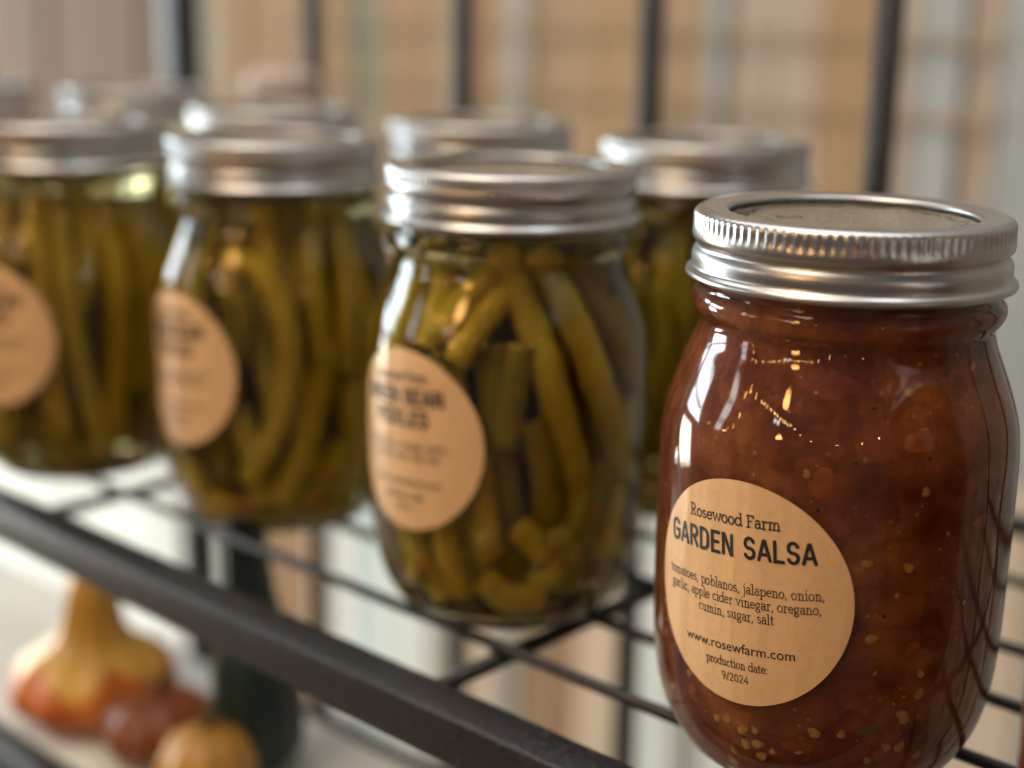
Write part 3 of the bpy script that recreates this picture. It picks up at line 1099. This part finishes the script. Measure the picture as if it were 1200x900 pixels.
for k, (a, b_, cu_, cl_) in enumerate(BOARDS):
    for (z0, z1, c) in ((LEDGE + 1, 2100, cu_), (-900, LEDGE - 1, cl_)):
        x, y, _ = tn((a + b_) / 2, WN + 10 + (k * 37 % 5))
        v, f = box(x, y, (z0 + z1) / 2, abs(b_ - a) - 2.4, 16, z1 - z0, TH, 1.2, 1)
        link('plank', mesh('plank', v, f, bmat(c), False), wall)
for zb in (153, 106):
    x, y, _ = tn(740, WN + 1)
    v, f = box(x, y, zb, 700, 3, 3.4, TH)
    link('batten', mesh('batten', v, f, bmat(TAN2), False), wall)
x, y, _ = tn(900, WN + 30)
flo = link('floor', mesh('floor', [(-3000, -1500, -900), (3500, -1500, -900), (3500, 3500, -900), (-3000, 3500, -900)], [(0, 1, 2, 3)], mat('dark_wood_floor', (0.16, 0.11, 0.07), 0.6), False), kind='structure')

# ------------------------------------------------------------------ windows and lamps of the shop, plus added overhead fill
J = Vector((0.07, 0.32, 0.09))


def shop_window(direction_deg, dist, el0, el1, width, radiance, color, cols, rows, bar=0.035):
    a = radians(direction_deg)
    d = Vector((cos(a), sin(a), 0))
    z0, z1 = J.z + dist * math.tan(radians(el0)), J.z + dist * math.tan(radians(el1))
    h = z1 - z0
    c = J + d * dist
    c.z = (z0 + z1) / 2
    area('daylight_window', c, Vector((J.x, J.y, c.z)), width, h, radiance, color)
    # white sash with glazing bars in front of the daylight
    rot = a + pi / 2
    parts = []
    q = c - d * 0.03
    k = 1000

    def piece(u, z, su, sz, dep=0.03):
        px, py = q.x + cos(rot) * u, q.y + sin(rot) * u
        parts.append(box(px * k, py * k, z * k, su * k, dep * k, sz * k, rot))
    for i in range(cols + 1):
        piece(-width / 2 + width * i / cols, c.z, bar * (2 if i in (0, cols) else 1), h + bar)
    for j in range(rows + 1):
        piece(0, z0 + h * j / rows, width + bar, bar * (2 if j in (0, rows) else 1), 0.02)
    link('window', mesh('window', *join(*parts), mat('sash_paint', (0.55, 0.55, 0.53), 0.5), False), kind='structure')


shop_window(142, 2.6, 0.5, 14, 1.6, 18.0, (0.80, 0.94, 1.0), 2, 2, 0.05)
shop_window(139, 2.6, -17, -1.5, 1.25, 17.0, (1.0, 0.97, 0.84), 2, 1, 0.05)
shop_window(178, 3.2, 4, 20, 0.34, 8.0, (0.95, 0.97, 0.95), 1, 3, 0.05)
shop_window(-62, 3.6, -4, -0.5, 0.22, 22.0, (0.92, 0.96, 1.0), 1, 1)
shop_window(-59, 3.4, 12, 15.5, 0.20, 26.0, (0.92, 0.96, 1.0), 1, 1)
shop_window(217, 3.4, 18.5, 21, 0.34, 20.0, (0.95, 0.97, 1.0), 2, 1)
# overhead area lights added out of view as fill, not fixtures of the shop
area('added_overhead_fill', Vector(tn(800, 470, 1500)) * MM, Vector(tn(800, 760, 0)) * MM, 2.4, 0.4, 4.6, (1.0, 0.98, 0.95))  # added to brighten the board wall
area('added_overhead_fill', J + Vector((-1.0, -0.45, 2.2)), J, 1.3, 1.3, 8.0, (1.0, 0.84, 0.64))  # added warm fill for the label, too high to mirror in the glass

wm = bpy.data.materials.new('warm_bulb')
wm.use_nodes = True
wb = pb(wm)
wb.inputs['Base Color'].default_value = (0, 0, 0, 1)
wb.inputs['Emission Color'].default_value = (1.0, 0.52, 0.15, 1)
wb.inputs['Emission Strength'].default_value = 34
for k, (el, az, dist) in enumerate(((27, 222, 1.7), (13, 222, 1.9))):
    a = radians(az)
    p = Vector((J.x + cos(a) * dist, J.y + sin(a) * dist, J.z + dist * math.tan(radians(el)))) * 1000
    pl_ = thing('pendant_lamp', ['warm round pendant shade hanging near behind the viewer', 'lower warm round pendant shade hanging farther behind the viewer'][k], 'lamp', tuple(p), 'pendant lamps')
    link('lamp_shade', mesh('lamp_shade', *lathe(smooth_profile([(16, -50), (52, -44), (80, -24), (86, 0), (78, 24), (46, 44), (16, 52)], 4), 32), wm), pl_)
    link('lamp_cord', mesh('lamp_cord', *tube([(0, 0, 48), (0, 0, 1200)], 3, 6), M['coat']), pl_)
sl_ = thing('string_lights', 'string of small warm bulbs seen only as dots mirrored in the jars', 'string lights', (0, 0, 0))
wm2 = wm.copy()
wm2.name = 'fairy_bulb'
wm2.node_tree.nodes['Principled BSDF'].inputs['Emission Strength'].default_value = 80
bulb_me = mesh('fairy_bulb', *blob(11, 11, 11, 3, 12, 8), wm2)
cord = []
for k, (az, el) in enumerate([(183, 6), (186.5, 9), (188, 13.8), (186.5, 20), (190, 22), (197, 22.5), (203, 22.9), (205.5, 23.2), (208, 23), (211.5, 22.8), (214.5, 22.4), (217, 22), (219.5, 21.8), (222, 21.5),
                              (224.3, 21.3), (227, 21), (229.4, 21), (232.7, 20.3), (237.4, 18.4), (246, 16), (258, 14), (272, 15), (284, 17), (296, 19), (300, 17), (304, 20), (309, 16), (315, 13), (322, 12)]):
    a = radians(az)
    p = Vector((cos(a) * 1.5, sin(a) * 1.5, 1.5 * math.tan(radians(el)))) + J
    cord.append(p * 1000)
    link('bulb', bulb_me, sl_, tuple(p * 1000 - Vector((0, 0, 13))))
link('lamp_cord', mesh('lamp_cord', *tube(cord, 2, 6), M['coat']), sl_)
